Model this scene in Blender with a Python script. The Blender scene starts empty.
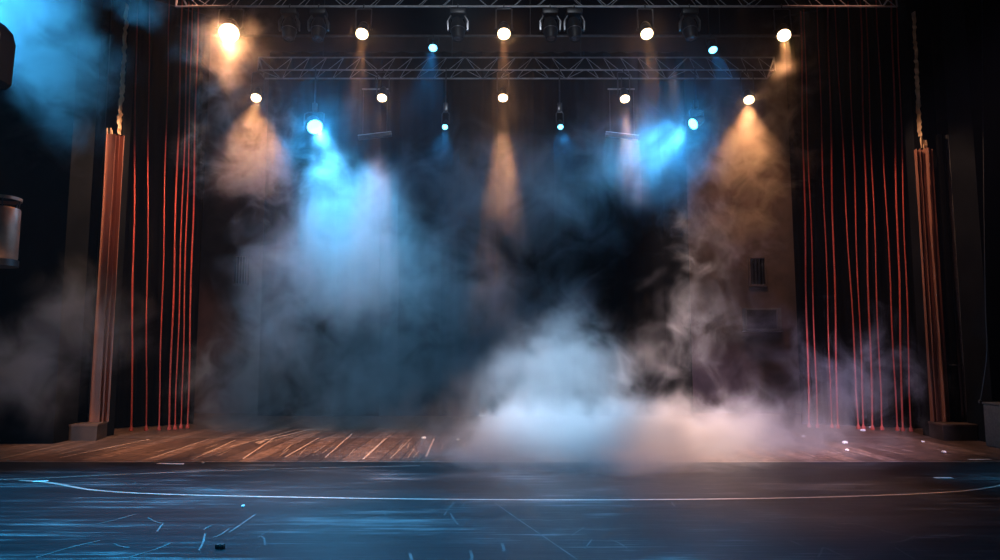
import bpy, bmesh, math, random
from mathutils import Vector, Matrix
PI = math.pi
rnd = random.Random(7)
SC = bpy.context.scene
COL = SC.collection

# ------------------------------------------------------------------ camera
F = 705.0
PITCH = math.radians(5.9)
EYE = Vector((0, 0, 1.6))
cd = bpy.data.cameras.new('camera')
cam = bpy.data.objects.new('camera', cd); COL.objects.link(cam)
cam.location = EYE
cam.rotation_euler = (PI / 2 + PITCH, 0, 0)
cd.sensor_width = 36.0
cd.lens = 36.0 * F / 1000.0
cd.clip_end = 200
SC.camera = cam
FW = Vector((0, math.cos(PITCH), math.sin(PITCH)))
UP = Vector((0, -math.sin(PITCH), math.cos(PITCH)))
RT = Vector((1, 0, 0))

def at(px, py, Y):
    """the place seen at a pixel of the photograph, Y metres upstage"""
    d = RT * ((px - 500) / F) + UP * ((280 - py) / F) + FW
    return EYE + d * (Y / d.y)

def gr(px, py, z=0.0):
    d = RT * ((px - 500) / F) + UP * ((280 - py) / F) + FW
    return EYE + d * ((z - EYE.z) / d.z)

# ------------------------------------------------------------------ materials
def newmat(name):
    m = bpy.data.materials.new(name); m.use_nodes = True
    nt = m.node_tree; nt.nodes.clear()
    out = nt.nodes.new('ShaderNodeOutputMaterial')
    return m, nt, out

def N(nt, typ, **kw):
    n = nt.nodes.new(typ)
    for k, v in kw.items():
        if k.startswith('i_'):
            n.inputs[k[2:].replace('_', ' ')].default_value = v
        else:
            setattr(n, k, v)
    return n

def mth(nt, op, a, b=None, c=None, clamp=False):
    n = nt.nodes.new('ShaderNodeMath'); n.operation = op; n.use_clamp = clamp
    for i, v in enumerate((a, b, c)):
        if v is None: continue
        if isinstance(v, (int, float)): n.inputs[i].default_value = v
        else: nt.links.new(v, n.inputs[i])
    return n.outputs[0]

def surf(name, c1, c2=None, rough=0.6, metal=0.0, scale=6.0, bump=0.0, spec=0.5, stretch=(1, 1, 1)):
    m, nt, out = newmat(name)
    b = N(nt, 'ShaderNodeBsdfPrincipled')
    b.inputs['Roughness'].default_value = rough
    b.inputs['Metallic'].default_value = metal
    b.inputs['Specular IOR Level'].default_value = spec
    tc = N(nt, 'ShaderNodeTexCoord')
    mp = N(nt, 'ShaderNodeMapping'); mp.inputs['Scale'].default_value = stretch
    nt.links.new(tc.outputs['Object'], mp.inputs[0])
    nz = N(nt, 'ShaderNodeTexNoise'); nz.inputs['Scale'].default_value = scale; nz.inputs['Detail'].default_value = 4
    nt.links.new(mp.outputs[0], nz.inputs['Vector'])
    cr = N(nt, 'ShaderNodeValToRGB')
    cr.color_ramp.elements[0].position = .35; cr.color_ramp.elements[1].position = .68
    cr.color_ramp.elements[0].color = (*c1, 1); cr.color_ramp.elements[1].color = (*(c2 or c1), 1)
    nt.links.new(nz.outputs['Fac'], cr.inputs[0]); nt.links.new(cr.outputs[0], b.inputs['Base Color'])
    if bump:
        bp = N(nt, 'ShaderNodeBump'); bp.inputs['Strength'].default_value = bump; bp.inputs['Distance'].default_value = .02
        nt.links.new(nz.outputs['Fac'], bp.inputs['Height']); nt.links.new(bp.outputs[0], b.inputs['Normal'])
    nt.links.new(b.outputs[0], out.inputs['Surface'])
    return m

def glow(name, col, strength):
    m, nt, out = newmat(name)
    e = N(nt, 'ShaderNodeEmission'); e.inputs[0].default_value = (*col, 1); e.inputs[1].default_value = strength
    nt.links.new(e.outputs[0], out.inputs['Surface'])
    return m

WARM = (1.0, .43, .17)
BLUE = (.03, .38, 1.0)
M = dict(
    black_paint=surf('black_paint', (.012, .012, .013), (.02, .02, .022), .55, 0, 3),
    wall_black=surf('wall_black', (.004, .0044, .005), (.008, .0085, .0095), .85, 0, 1.6, .15, .08),
    wall_brown=surf('wall_brown', (.040, .024, .019), (.07, .042, .033), .85, 0, 2.2, .3),
    drape_black=surf('drape_black', (.0018, .0018, .002), (.0034, .0032, .0032), .95, 0, 2, 0, .02),
    drape_brown=surf('drape_brown', (.22, .09, .055), (.32, .135, .085), .85, 0, 5, 0, .2, (1, 1, .1)),
    drape_grey=surf('drape_grey', (.07, .065, .062), (.12, .11, .105), .85, 0, 40, .3, .2),
    red_cord=surf('red_cord', (.36, .05, .032), (.55, .09, .06), .7, 0, 30, 0, .3),
    gilt=surf('gilt', (.50, .30, .15), (.75, .52, .30), .55, .15, 5, .5),
    alu=surf('aluminium', (.32, .325, .335), (.48, .485, .49), .4, .5, 8),
    fixture=surf('fixture_black', (.008, .008, .009), (.014, .014, .015), .42, 0, 10, 0, .35),
    fixture_grey=surf('fixture_grey', (.05, .05, .053), (.09, .09, .093), .3, .5, 10),
    warm_lit=surf('warm_lit_metal', (.25, .14, .09), (.42, .26, .17), .45, .5, 6),  # side lamp metal, warm lamp light put into its colour
    steel=surf('steel', (.14, .14, .145), (.22, .22, .225), .28, .8, 9),
    white_tape=surf('white_tape', (.62, .64, .66), (.8, .8, .8), .6),
    plinth=surf('plinth_wood', (.03, .024, .022), (.06, .042, .034), .6, 0, 4, .2),
    plinth_lit=surf('plinth_lit', (.09, .05, .034), (.13, .075, .05), .6, 0, 4, .2),  # lighter plinth tone, light on the top put into the colour
    grey_block=surf('grey_block', (.05, .048, .045), (.08, .075, .07), .8, 0, 25, .3),
    brass=surf('brass_strip', (.55, .50, .44), (.8, .76, .70), .35, .6, 14),
    warm_lens=glow('warm_lens', (1.0, .68, .38), 9),
    blue_lens=glow('blue_lens', (.12, .62, 1.0), 7),
)

# ------------------------------------------------------------------ mesh helpers
class MB:
    def __init__(s): s.bm = bmesh.new()
    def box(s, c, size, rot=None, bevel=0.0):
        mat = Matrix.Translation(Vector(c)) @ (rot.to_4x4() if rot is not None else Matrix()) @ Matrix.Diagonal((*size, 1))
        r = bmesh.ops.create_cube(s.bm, size=1, matrix=mat)
        if bevel:
            es = set(e for v in r['verts'] for e in v.link_edges)
            bmesh.ops.bevel(s.bm, geom=list(es), offset=bevel, segments=2, profile=.5, affect='EDGES')
        return s
    def tube(s, pts, r, n=8, cap=True):
        pts = [Vector(p) for p in pts]
        rr = r if isinstance(r, (list, tuple)) else [r] * len(pts)
        rings = []; prev = None
        for i, p in enumerate(pts):
            a = pts[max(i - 1, 0)]; b = pts[min(i + 1, len(pts) - 1)]
            t = (b - a).normalized()
            if prev is None:
                ref = Vector((0, 0, 1)) if abs(t.z) < .9 else Vector((0, 1, 0))
                u = t.cross(ref).normalized()
            else:
                u = (prev - t * prev.dot(t)).normalized()
            prev = u; w = t.cross(u)
            rings.append([s.bm.verts.new(p + (u * math.cos(2 * PI * k / n) + w * math.sin(2 * PI * k / n)) * rr[i]) for k in range(n)])
        for a, b in zip(rings, rings[1:]):
            for k in range(n):
                s.bm.faces.new((a[k], a[(k + 1) % n], b[(k + 1) % n], b[k]))
        if cap:
            s.bm.faces.new(rings[0][::-1]); s.bm.faces.new(rings[-1])
        return s
    def lathe(s, prof, mat=None, n=20, cap=True):
        """profile of (radius, z) spun about local z, then moved by mat"""
        mat = mat or Matrix()
        rings = []
        for r, z in prof:
            rings.append([s.bm.verts.new(mat @ Vector((r * math.cos(2 * PI * k / n), r * math.sin(2 * PI * k / n), z))) for k in range(n)])
        for a, b in zip(rings, rings[1:]):
            for k in range(n):
                s.bm.faces.new((a[k], a[(k + 1) % n], b[(k + 1) % n], b[k]))
        if cap:
            s.bm.faces.new(rings[0][::-1]); s.bm.faces.new(rings[-1])
        return s
    def prism(s, poly, vec):
        """closed polygon extruded by a vector"""
        vec = Vector(vec)
        a = [s.bm.verts.new(Vector(p)) for p in poly]; b = [s.bm.verts.new(Vector(p) + vec) for p in poly]
        n = len(a)
        s.bm.faces.new(a[::-1]); s.bm.faces.new(b)
        for k in range(n): s.bm.faces.new((a[k], a[(k + 1) % n], b[(k + 1) % n], b[k]))
        return s
    def build(s, name, mat, parent=None, smooth=True, loc=None):
        bmesh.ops.recalc_face_normals(s.bm, faces=s.bm.faces)
        me = bpy.data.meshes.new(name); s.bm.to_mesh(me); s.bm.free()
        if smooth and len(me.polygons):
            me.polygons.foreach_set('use_smooth', [True] * len(me.polygons))
            try: me.set_sharp_from_angle(angle=math.radians(35))
            except Exception: pass
        me.materials.append(M[mat] if isinstance(mat, str) else mat)
        o = bpy.data.objects.new(name, me); COL.objects.link(o)
        if parent is not None: o.parent = parent
        if loc is not None:
            loc = Vector(loc); me.transform(Matrix.Translation(-loc)); o.location = loc
        return o

def tag(o, label=None, cat=None, group=None, kind=None):
    if label: o['label'] = label
    if cat: o['category'] = cat
    if group: o['group'] = group
    if kind: o['kind'] = kind
    return o

def thing(name, label, cat, loc, group=None, rotz=0):
    o = bpy.data.objects.new(name, None); COL.objects.link(o)
    o.empty_display_size = .1
    o.location = loc; o.rotation_euler = (0, 0, rotz)
    return tag(o, label, cat, group)

def struct(name, mb, mat, parent=None, **kw):
    o = mb.build(name, mat, parent, **kw)
    if parent is None: o['kind'] = 'structure'
    return o

def copy_tree(o, parent=None):
    c = o.copy(); COL.objects.link(c)
    if parent is not None: c.parent = parent
    for ch in list(o.children): copy_tree(ch, c)
    return c

# ------------------------------------------------------------------ floor
FRONT = gr(500, 462).y          # where the bare planks meet the black dance floor
def floor_mats():
    # upstage planks running upstage
    m, nt, out = newmat('stage_planks')
    tc = N(nt, 'ShaderNodeTexCoord'); sp = N(nt, 'ShaderNodeSeparateXYZ')
    nt.links.new(tc.outputs['Object'], sp.inputs[0])
    pl = mth(nt, 'DIVIDE', sp.outputs[0], .30)
    fr = mth(nt, 'FRACT', mth(nt, 'ADD', pl, 100))
    idx = mth(nt, 'FLOOR', pl)
    gap = mth(nt, 'LESS_THAN', mth(nt, 'ABSOLUTE', mth(nt, 'SUBTRACT', fr, .5)), .47)
    wn = N(nt, 'ShaderNodeTexWhiteNoise', noise_dimensions='1D'); nt.links.new(idx, wn.inputs['W'])
    mp = N(nt, 'ShaderNodeMapping'); mp.inputs['Scale'].default_value = (9, 1.6, 1)
    nt.links.new(tc.outputs['Object'], mp.inputs[0])
    nz = N(nt, 'ShaderNodeTexNoise'); nz.inputs['Scale'].default_value = 2.0; nz.inputs['Detail'].default_value = 6; nz.inputs['Roughness'].default_value = .7
    nt.links.new(mp.outputs[0], nz.inputs['Vector'])
    n2 = N(nt, 'ShaderNodeTexNoise'); n2.inputs['Scale'].default_value = 14; n2.inputs['Detail'].default_value = 5
    mp2 = N(nt, 'ShaderNodeMapping'); mp2.inputs['Scale'].default_value = (.35, 1.2, 1)
    nt.links.new(tc.outputs['Object'], mp2.inputs[0]); nt.links.new(mp2.outputs[0], n2.inputs['Vector'])
    f = mth(nt, 'ADD', mth(nt, 'MULTIPLY', nz.outputs['Fac'], .75), mth(nt, 'MULTIPLY', wn.outputs['Value'], .22))
    f = mth(nt, 'ADD', f, mth(nt, 'MULTIPLY', mth(nt, 'SUBTRACT', n2.outputs['Fac'], .5), .8))
    cr = N(nt, 'ShaderNodeValToRGB')
    cr.color_ramp.elements[0].position = .28; cr.color_ramp.elements[0].color = (.035, .02, .015, 1)
    cr.color_ramp.elements[1].position = .78; cr.color_ramp.elements[1].color = (.34, .21, .15, 1)
    e = cr.color_ramp.elements.new(.55); e.color = (.13, .072, .05, 1)
    nt.links.new(f, cr.inputs[0])
    mx = N(nt, 'ShaderNodeMix', data_type='RGBA'); mx.inputs[6].default_value = (.012, .008, .006, 1)
    nt.links.new(gap, mx.inputs[0]); nt.links.new(cr.outputs[0], mx.inputs[7])
    b = N(nt, 'ShaderNodeBsdfPrincipled'); b.inputs['Roughness'].default_value = .45
    nt.links.new(mx.outputs[2], b.inputs['Base Color'])
    bp = N(nt, 'ShaderNodeBump'); bp.inputs['Strength'].default_value = .35; bp.inputs['Distance'].default_value = .01
    nt.links.new(f, bp.inputs['Height']); nt.links.new(bp.outputs[0], b.inputs['Normal'])
    nt.links.new(b.outputs[0], out.inputs['Surface'])
    M['planks'] = m
    # black glossy dance floor; fine streaks across the stage, highlights put into their colour
    m, nt, out = newmat('dance_floor')
    tc = N(nt, 'ShaderNodeTexCoord')
    def nzs(sx, sy, sc, det, rough=.6):
        mp = N(nt, 'ShaderNodeMapping'); mp.inputs['Scale'].default_value = (sx, sy, 1)
        nt.links.new(tc.outputs['Object'], mp.inputs[0])
        n = N(nt, 'ShaderNodeTexNoise'); n.inputs['Scale'].default_value = sc; n.inputs['Detail'].default_value = det; n.inputs['Roughness'].default_value = rough
        nt.links.new(mp.outputs[0], n.inputs['Vector']); return n.outputs['Fac']
    st = nzs(.35, 9, 1.2, 6, .7)
    st2 = nzs(.9, 26, 1.4, 5, .7)
    cl = nzs(.5, 1.1, .9, 5)
    st3 = nzs(1.6, 60, 1.5, 4, .7)
    w = mth(nt, 'ADD', mth(nt, 'MULTIPLY', st, .42), mth(nt, 'ADD', mth(nt, 'MULTIPLY', st2, .36), mth(nt, 'MULTIPLY', st3, .22)))
    cr = N(nt, 'ShaderNodeValToRGB')
    cr.color_ramp.elements[0].position = .44; cr.color_ramp.elements[0].color = (.008, .0085, .010, 1)
    cr.color_ramp.elements[1].position = .64; cr.color_ramp.elements[1].color = (.20, .20, .205, 1)
    e = cr.color_ramp.elements.new(.54); e.color = (.016, .017, .020, 1)
    nt.links.new(mth(nt, 'ADD', w, mth(nt, 'MULTIPLY', mth(nt, 'SUBTRACT', cl, .5), .35)), cr.inputs[0])
    b = N(nt, 'ShaderNodeBsdfPrincipled')
    nt.links.new(cr.outputs[0], b.inputs['Base Color'])
    nt.links.new(mth(nt, 'ADD', mth(nt, 'MULTIPLY', w, .5), .16), b.inputs['Roughness'])
    b.inputs['Specular IOR Level'].default_value = .19
    bp = N(nt, 'ShaderNodeBump'); bp.inputs['Strength'].default_value = .5; bp.inputs['Distance'].default_value = .01
    nt.links.new(w, bp.inputs['Height']); nt.links.new(bp.outputs[0], b.inputs['Normal'])
    nt.links.new(b.outputs[0], out.inputs['Surface'])
    M['dance'] = m
floor_mats()

XL, XR, YN, YB, ZC = -13.0, 13.0, -3.0, 19.0, 10.5
struct('floor', MB().box((0, (YN + FRONT) / 2, -.05), (XR - XL, FRONT - YN, .1)), 'dance', smooth=False)
struct('floor_upstage', MB().box((0, (YB + FRONT) / 2, -.05), (XR - XL, YB - FRONT, .1)), 'planks', smooth=False)
struct('ceiling', MB().box((0, (YN + YB) / 2, ZC + .1), (XR - XL, YB - YN, .2)), 'wall_black', smooth=False)
struct('wall_back', MB().box((0, YB + .1, ZC / 2), (XR - XL, .2, ZC)), 'wall_brown', smooth=False)
struct('wall_left', MB().box((XL - .1, (YN + YB) / 2, ZC / 2), (.2, YB - YN, ZC)), 'wall_black', smooth=False)
struct('wall_right', MB().box((XR + .1, (YN + YB) / 2, ZC / 2), (.2, YB - YN, ZC)), 'wall_black', smooth=False)
# proscenium piers
YP = 13.25
def pier(name, x0, x1, y0, y1):
    struct(name, MB().box(((x0 + x1) / 2, (y0 + y1) / 2, ZC / 2), (x1 - x0, y1 - y0, ZC)), 'wall_black', smooth=False)
xa = at(62, 300, 12.7).x; xb = at(113, 300, YP + .5).x
pier('wall_proscenium_left', XL, xa, 12.7, 13.4)
pier('wall_inner_left', xa, xb, YP + .5, YP + .8)
xc = at(924, 300, YP + .5).x; xd = at(985, 300, 12.7).x
pier('wall_inner_right', xc, xd, YP + .5, YP + .8)
pier('wall_proscenium_right', xd, XR, 12.7, 13.4)

# inlaid strips and the worn marks, flush on the floor
def ribbon(mb, pts, w, z=.004, t=.003):
    pts = [Vector((p[0], p[1], 0)) for p in pts]
    up = []; dn = []
    for i, p in enumerate(pts):
        a = pts[max(i - 1, 0)]; b = pts[min(i + 1, len(pts) - 1)]
        d = (b - a).normalized(); nrm = Vector((-d.y, d.x, 0))
        ww = w if not callable(w) else w(i / (len(pts) - 1))
        up.append(p + nrm * ww / 2); dn.append(p - nrm * ww / 2)
    for i in range(len(pts) - 1):
        q = [up[i], up[i + 1], dn[i + 1], dn[i]]
        vs = [mb.bm.verts.new((v.x, v.y, z)) for v in q]
        mb.bm.faces.new(vs)
    return mb

def smooth_path(pts, n=8):
    pts = [Vector(p) for p in pts]; out = []
    P = [pts[0]] + pts + [pts[-1]]
    for i in range(1, len(P) - 2):
        p0, p1, p2, p3 = P[i - 1:i + 3]
        for k in range(n):
            t = k / n
            out.append(.5 * ((2 * p1) + (p2 - p0) * t + (2 * p0 - 5 * p1 + 4 * p2 - p3) * t * t + (3 * p1 - p0 - 3 * p2 + p3) * t ** 3))
    out.append(pts[-1]); return out

arc = smooth_path([gr(*p) for p in ((20, 480.5), (50, 483), (72, 487), (95, 490.5), (140, 493.5), (220, 496), (360, 498.6), (500, 500), (640, 500), (780, 498.4), (880, 495.6), (945, 492.6), (985, 488.5), (1015, 482))])
o = struct('trim_1', ribbon(MB(), arc, lambda t: .055 - .022 * t, .004), 'brass'); o['label'] = 'pale metal strip inlaid in a wide arc across the black floor'
seam = [gr(x, y) for x, y in ((-10, 480.2), (40, 478.4), (150, 473.5), (300, 468.5), (420, 466))]
struct('trim_2', ribbon(MB(), smooth_path(seam), .022, .004), 'brass')
struct('trim_3', ribbon(MB(), [(-12.9, FRONT, 0), (12.9, FRONT, 0)], .02, .004), 'brass')
y437 = gr(500, 437.3).y
struct('trim_4', ribbon(MB(), [(-8.2, y437, 0), (9, y437, 0)], .03, .004), 'brass')

chalk = MB()
for pts, w in (
    ([(255, 515), (238, 527), (229, 533)], .022), ([(229, 529), (221, 535), (213, 538)], .018), ([(205, 534), (203, 543), (199, 551)], .02),
    ([(163, 524), (159, 529), (157, 532)], .018), ([(148, 518), (155, 522), (163, 524)], .012), ([(137, 514), (120, 519), (95, 525)], .016),
    ([(172, 543), (155, 550), (128, 558)], .018), ([(130, 548), (121, 547), (114, 544)], .015), ([(100, 541), (70, 548), (36, 558)], .018),
    ([(213, 525), (207, 528), (204, 530)], .016), ([(265, 546), (264, 539), (260, 536)], .015), ([(272, 530), (264, 534), (258, 538)], .014),
    ([(454, 503), (448, 510), (444, 516)], .018), ([(450.5, 514), (454, 520), (458, 525)], .02), ([(495, 503.5), (520, 521), (548, 540), (577, 560)], .02),
    ([(502, 544), (504, 550), (503, 552)], .03), ([(470, 551), (472, 557), (471, 562)], .03), ([(410, 554), (412, 562)], .03),
    ([(592, 540), (588, 545), (585, 549)], .018), ([(610, 540), (620, 544), (627, 549)], .018), ([(671, 502), (675, 507)], .014),
    ([(584, 528), (576, 533), (572, 536)], .014), ([(383, 511), (386, 516)], .014), ([(465, 503), (462, 507)], .014),
    ([(796, 501), (805, 503), (815, 505)], .014), ([(836, 508), (845, 511), (853, 513.5)], .018), ([(818, 525), (830, 527), (843, 529)], .022),
    ([(835, 524.5), (852, 524), (870, 527), (890, 533), (902, 535)], .02), ([(905, 536), (920, 538), (940, 538)], .016),
    ([(818, 558), (821, 553), (824, 548), (835, 553), (850, 559)], .018), ([(790, 541), (797, 544), (803, 547)], .016),
    ([(945, 535), (952, 537), (960, 536)], .016), ([(890, 543), (905, 541), (915, 536)], .014), ([(895, 548), (905, 554), (915, 560)], .014),
    ([(135, 482), (134.5, 485)], .012), ([(740, 520), (765, 522), (790, 523)], .012), ([(880, 500), (890, 501)], .012), ([(945, 512), (955, 514)], .012)):
    ribbon(chalk, smooth_path([gr(*p) for p in pts], 5), w * .8, .005)
sc_ = chalk.build('scratch_marks', surf('chalk_scratch', (.07, .07, .073), (.13, .13, .133), .6), bpy.data.objects['floor'])
mk = MB()
def spike(a, b, w):
    p, q = gr(*a), gr(*b)
    ribbon(mk, smooth_path([p, q], 2), w * .8, .005)
    rr = random.Random(int(a[0]))
    for k in range(2):          # fainter broken seams beside each
        d = Vector((rr.uniform(.25, .8) * (k + .6), 0, 0)); u0 = rr.uniform(0, .5); u1 = u0 + rr.uniform(.2, .45)
        ribbon(mk, smooth_path([p.lerp(q, u0) + d, p.lerp(q, u1) + d], 2), .012, .005)
for a, b, w in (((285, 457.5), (319, 438), .035), ((363, 459.5), (386, 438.5), .045), ((426, 457), (434, 438.6), .04), ((60, 458), (150, 439.5), .03),
                ((150, 459), (210, 439), .03), ((192, 460), (236, 440), .03), ((243, 459), (276, 437), .03), ((325, 458), (352, 434), .03),
                ((255, 443), (320, 427), .05), ((230, 447), (300, 429), .035), ((0, 459), (75, 442), .03), ((259, 444), (267, 439), .07), ((390, 459), (412, 438), .02),
                ((770, 455), (740, 438), .025), ((815, 457), (770, 440), .025), ((870, 456), (800, 439), .02), ((905, 455), (830, 439), .02)):
    spike(a, b, w)
tape_up = mk.build('seam_marks', surf('pale_seam', (.42, .27, .19), (.6, .42, .32), .6), bpy.data.objects['floor_upstage'])

# loose white strips and pale crumbs lying on the stage
for (a, b, lab) in (((34, 482), (48, 481.6), 'short white tape strip on the black floor at far left'),
                    ((158, 464), (183, 464.6), 'thin white tape strip by the plank edge, left side'),
                    ((969, 460), (990, 459.8), 'white tape strip on the planks near the grey block at right'),
                    ((935, 478.4), (952, 478.4), 'dim white tape strip on the black floor at right')):
    p, q = gr(*a), gr(*b); c = (p + q) / 2
    t = MB().box((c.x, c.y, .0075), ((q - p).length, .07, .005), Matrix.Rotation(math.atan2(q.y - p.y, q.x - p.x), 3, 'Z'), .001).build('tape_strip', 'white_tape', loc=(c.x, c.y, .005))
    tag(t, lab, 'tape', 'white tape strips on the stage floor')
for k, (x, y, r, lab) in enumerate(((424, 439, .045, 'round pale crumb at the left end of the plank line, biggest of its pair'), (458, 440.5, .035, 'flat pale crumb on planks beside the fog, right one of its pair'),
                     (845, 444, .05, 'biggest bright crumb on the planks below the red ropes'), (847, 451, .03, 'small pale crumb just below the biggest bright crumb'),
                     (803, 437, .035, 'pale crumb on the plank line inside the right fog edge'), (944, 453, .035, 'lone pale crumb on planks below the right plinth'),
                     (863, 431.5, .05, 'pale crumb at the foot of the right red ropes'), (871, 428.3, .04, 'pale crumb highest up, against the right black drape'),
                     (923, 442.5, .03, 'tiny pale crumb left of the right plinth'), (203, 463.5, .02, 'tiny white crumb on the seam of black floor and planks, left'),
                     (776, 441, .025, 'tiny crumb in the fog above the plank edge, right of centre'), (243, 507, .02, 'tiny white crumb on the black floor below the arc strip'))):
    p = gr(x, y)
    mb = MB(); bmesh.ops.create_icosphere(mb.bm, subdivisions=2, radius=1)
    for v in mb.bm.verts:
        v.co *= 1 + .25 * math.sin(5 * v.co.x + k) * math.cos(4 * v.co.y + 2 * k)
        v.co = Vector((v.co.x * r, v.co.y * r, (v.co.z + .9) * r * .5 + .004))
    o = mb.build('paper_crumb', 'white_tape'); o.location = (p.x, p.y, 0)
    tag(o, lab, 'crumb', 'pale crumbs on the stage floor')
p = gr(220, 549)
blk = thing('connector_block', 'small black two-part connector lying on the dark floor at lower left', 'connector', (p.x, p.y, 0))
for s in (-1, 1):
    MB().box((s * .019, 0, .021), (.032, .045, .04), None, .006).build('plug', 'black_paint', blk)
MB().tube([(-.01, 0, .02), (.01, 0, .02)], .011, 10).build('joint', 'black_paint', blk)

# ------------------------------------------------------------------ drapes
def curtain_mesh(p0, p1, h0, h1, amp, wl, thick=.02, seed=0, flare=0.0, nv=14, sharp=1.0, jag=None):
    """pleated cloth between two floor points, with real thickness"""
    p0, p1 = Vector((p0[0], p0[1], 0)), Vector((p1[0], p1[1], 0))
    d = p1 - p0; L = d.length; t = d.normalized(); nrm = Vector((t.y, -t.x, 0))
    if nrm.y > 0: nrm = -nrm
    r = random.Random(seed); mb = MB()
    nu = max(12, int(L / wl * 12)); ph = r.random() * 6
    wob = [r.uniform(.75, 1.25) for _ in range(60)]
    def off(u, v):
        s = u * L / wl + .25 * math.sin(u * 7 + ph) + .06 * math.sin(v * 5 + u * 9 + ph)
        a = amp * wob[int(s) % 60] * (1 + flare * (1 - v))
        c = .5 + .5 * math.cos(2 * PI * s)
        return a * (c ** sharp)
    front, back = [], []
    for j in range(nv + 1):
        v = j / nv; fr, bk = [], []
        for i in range(nu + 1):
            u = i / nu
            top = h1 if jag is None else h1
            z = h0 + (top - h0) * v
            if jag is not None and j == 0: z += jag * (math.sin(u * L * 9 + seed) * .5 + .5) * .5 + jag * r.random() * .5
            p = p0 + t * (u * L) + nrm * off(u, v)
            fr.append(mb.bm.verts.new((p.x, p.y, z)))
            q = p - nrm * thick
            bk.append(mb.bm.verts.new((q.x, q.y, z)))
        front.append(fr); back.append(bk)
    f = mb.bm.faces.new
    for j in range(nv):
        for i in range(nu):
            f((front[j][i], front[j][i + 1], front[j + 1][i + 1], front[j + 1][i]))
            f((back[j][i + 1], back[j][i], back[j + 1][i], back[j + 1][i + 1]))
    for i in range(nu):
        f((front[0][i + 1], front[0][i], back[0][i], back[0][i + 1])); f((front[nv][i], front[nv][i + 1], back[nv][i + 1], back[nv][i]))
    for j in range(nv):
        f((front[j][0], front[j + 1][0], back[j + 1][0], back[j][0])); f((front[j + 1][nu], front[j][nu], back[j][nu], back[j + 1][nu]))
    return mb

def curtain(name, label, mat, p0, p1, h0, h1, *a, **k):
    root = thing(name, label, 'curtain', ((p0[0] + p1[0]) / 2, (p0[1] + p1[1]) / 2, h0))
    ps = k.pop('track', True)
    c = curtain_mesh(p0, p1, h0, h1, *a, **k).build('cloth', mat)
    c.parent = root; c.matrix_parent_inverse = Matrix.Translation(-Vector(root.location))
    if ps:
        b = MB().tube([(p0[0], p0[1], h1 + .03), (p1[0], p1[1], h1 + .03)], .025, 8).build('hanging_rail', 'black_paint')
        b.parent = root; b.matrix_parent_inverse = Matrix.Translation(-Vector(root.location))
    return root

# the black legs behind the red cords, and the black backdrop
LA, LB = at(108, 400, 15.15), Vector((at(198, 300, 16.2).x, 16.2, 0))
RA, RB = at(926, 400, 15.15), Vector((at(796, 300, 16.2).x, 16.2, 0))
LA = Vector((LA.x, 15.15, 0)); RA = Vector((RA.x, 15.15, 0))
curtain('stage_curtain', 'black pleated side curtain at left behind the red ropes', 'drape_black', LA, LB, .01, 9.6, .09, .26, seed=1)
curtain('stage_curtain', 'black pleated side curtain at right behind the red ropes', 'drape_black', RA, RB, .01, 9.6, .09, .26, seed=2)
bx0, bx1 = at(262, 300, 18.2).x, at(690, 300, 18.2).x
curtain('backdrop_curtain', 'wide black backdrop curtain hanging behind the smoke', 'drape_black', (bx0, 18.2), (bx1, 18.2), .01, 9.6, .10, .5, seed=3)

# red cords: a floor weight, the cord and its hook
cord_list = []
for side, lst in (('left', ((150, 70, 131, 431, 14.0, 'rightmost-but-dim'), (149, 60, 146, 431, 0, ''), (168, 60, 159, 430.6, 0, ''), (180.5, 60, 169, 430, 0, ''), (187, 60, 175, 429.6, 0, ''), (191, 60, 181, 429, 0, ''), (197, 60, 187.5, 428.4, 0, ''))),
                  ('right', ((802, 80, 809, 427.4, 0, ''), (806, 80, 817.5, 427.8, 0, ''), (819, 60, 832, 428.2, 0, ''), (829, 60, 838, 428.6, 0, ''), (838, 60, 858.5, 429.2, 0, ''), (850, 60, 863.5, 429.6, 0, ''), (862, 60, 872.5, 429.9, 0, ''), (868, 60, 882, 430.3, 0, ''), (879, 60, 897.5, 431, 0, ''), (893, 60, 903, 431.4, 0, ''), (899, 60, 911, 431.8, 0, '')))):
    n = len(lst)
    for i, (tx, ty, bx, by, _, _) in enumerate(lst):
        a = gr(bx, by); b = at(tx, ty, a.y)
        if side == 'left' and i == 0: b = at(136, 60, a.y)
        # continue straight to the grid
        s = (9.4) / (b.z - a.z); b = a + (b - a) * s
        word = ['first', 'second', 'third', 'fourth', 'fifth', 'sixth', 'seventh', 'eighth', 'ninth', 'tenth', 'eleventh'][i]
        where = 'counted from the gilt edge' if side == 'left' else 'counted from the brown wall'
        root = thing('stage_rope', 'thin red rope before the %s black curtain, %s %s' % (side, word, where), 'rope', a, 'red ropes hanging at the %s of the stage' % side)
        pts = [(b - a) * (k / 12) for k in range(13)]
        for k in range(1, 12): pts[k] = pts[k] + Vector((.012 * math.sin(k * 1.3 + i), 0, 0))
        pts[0] = Vector((0, 0, .10))
        rr = .0125 if i % 3 else .017
        cdo = MB().tube(pts, rr, 8).build('cord', 'red_cord', root)
        MB().lathe([(.035, .004), (.042, .03), (.03, .07), (.016, .10), (.012, .13)], None, 12).build('tassel', 'red_cord', cdo)

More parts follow.
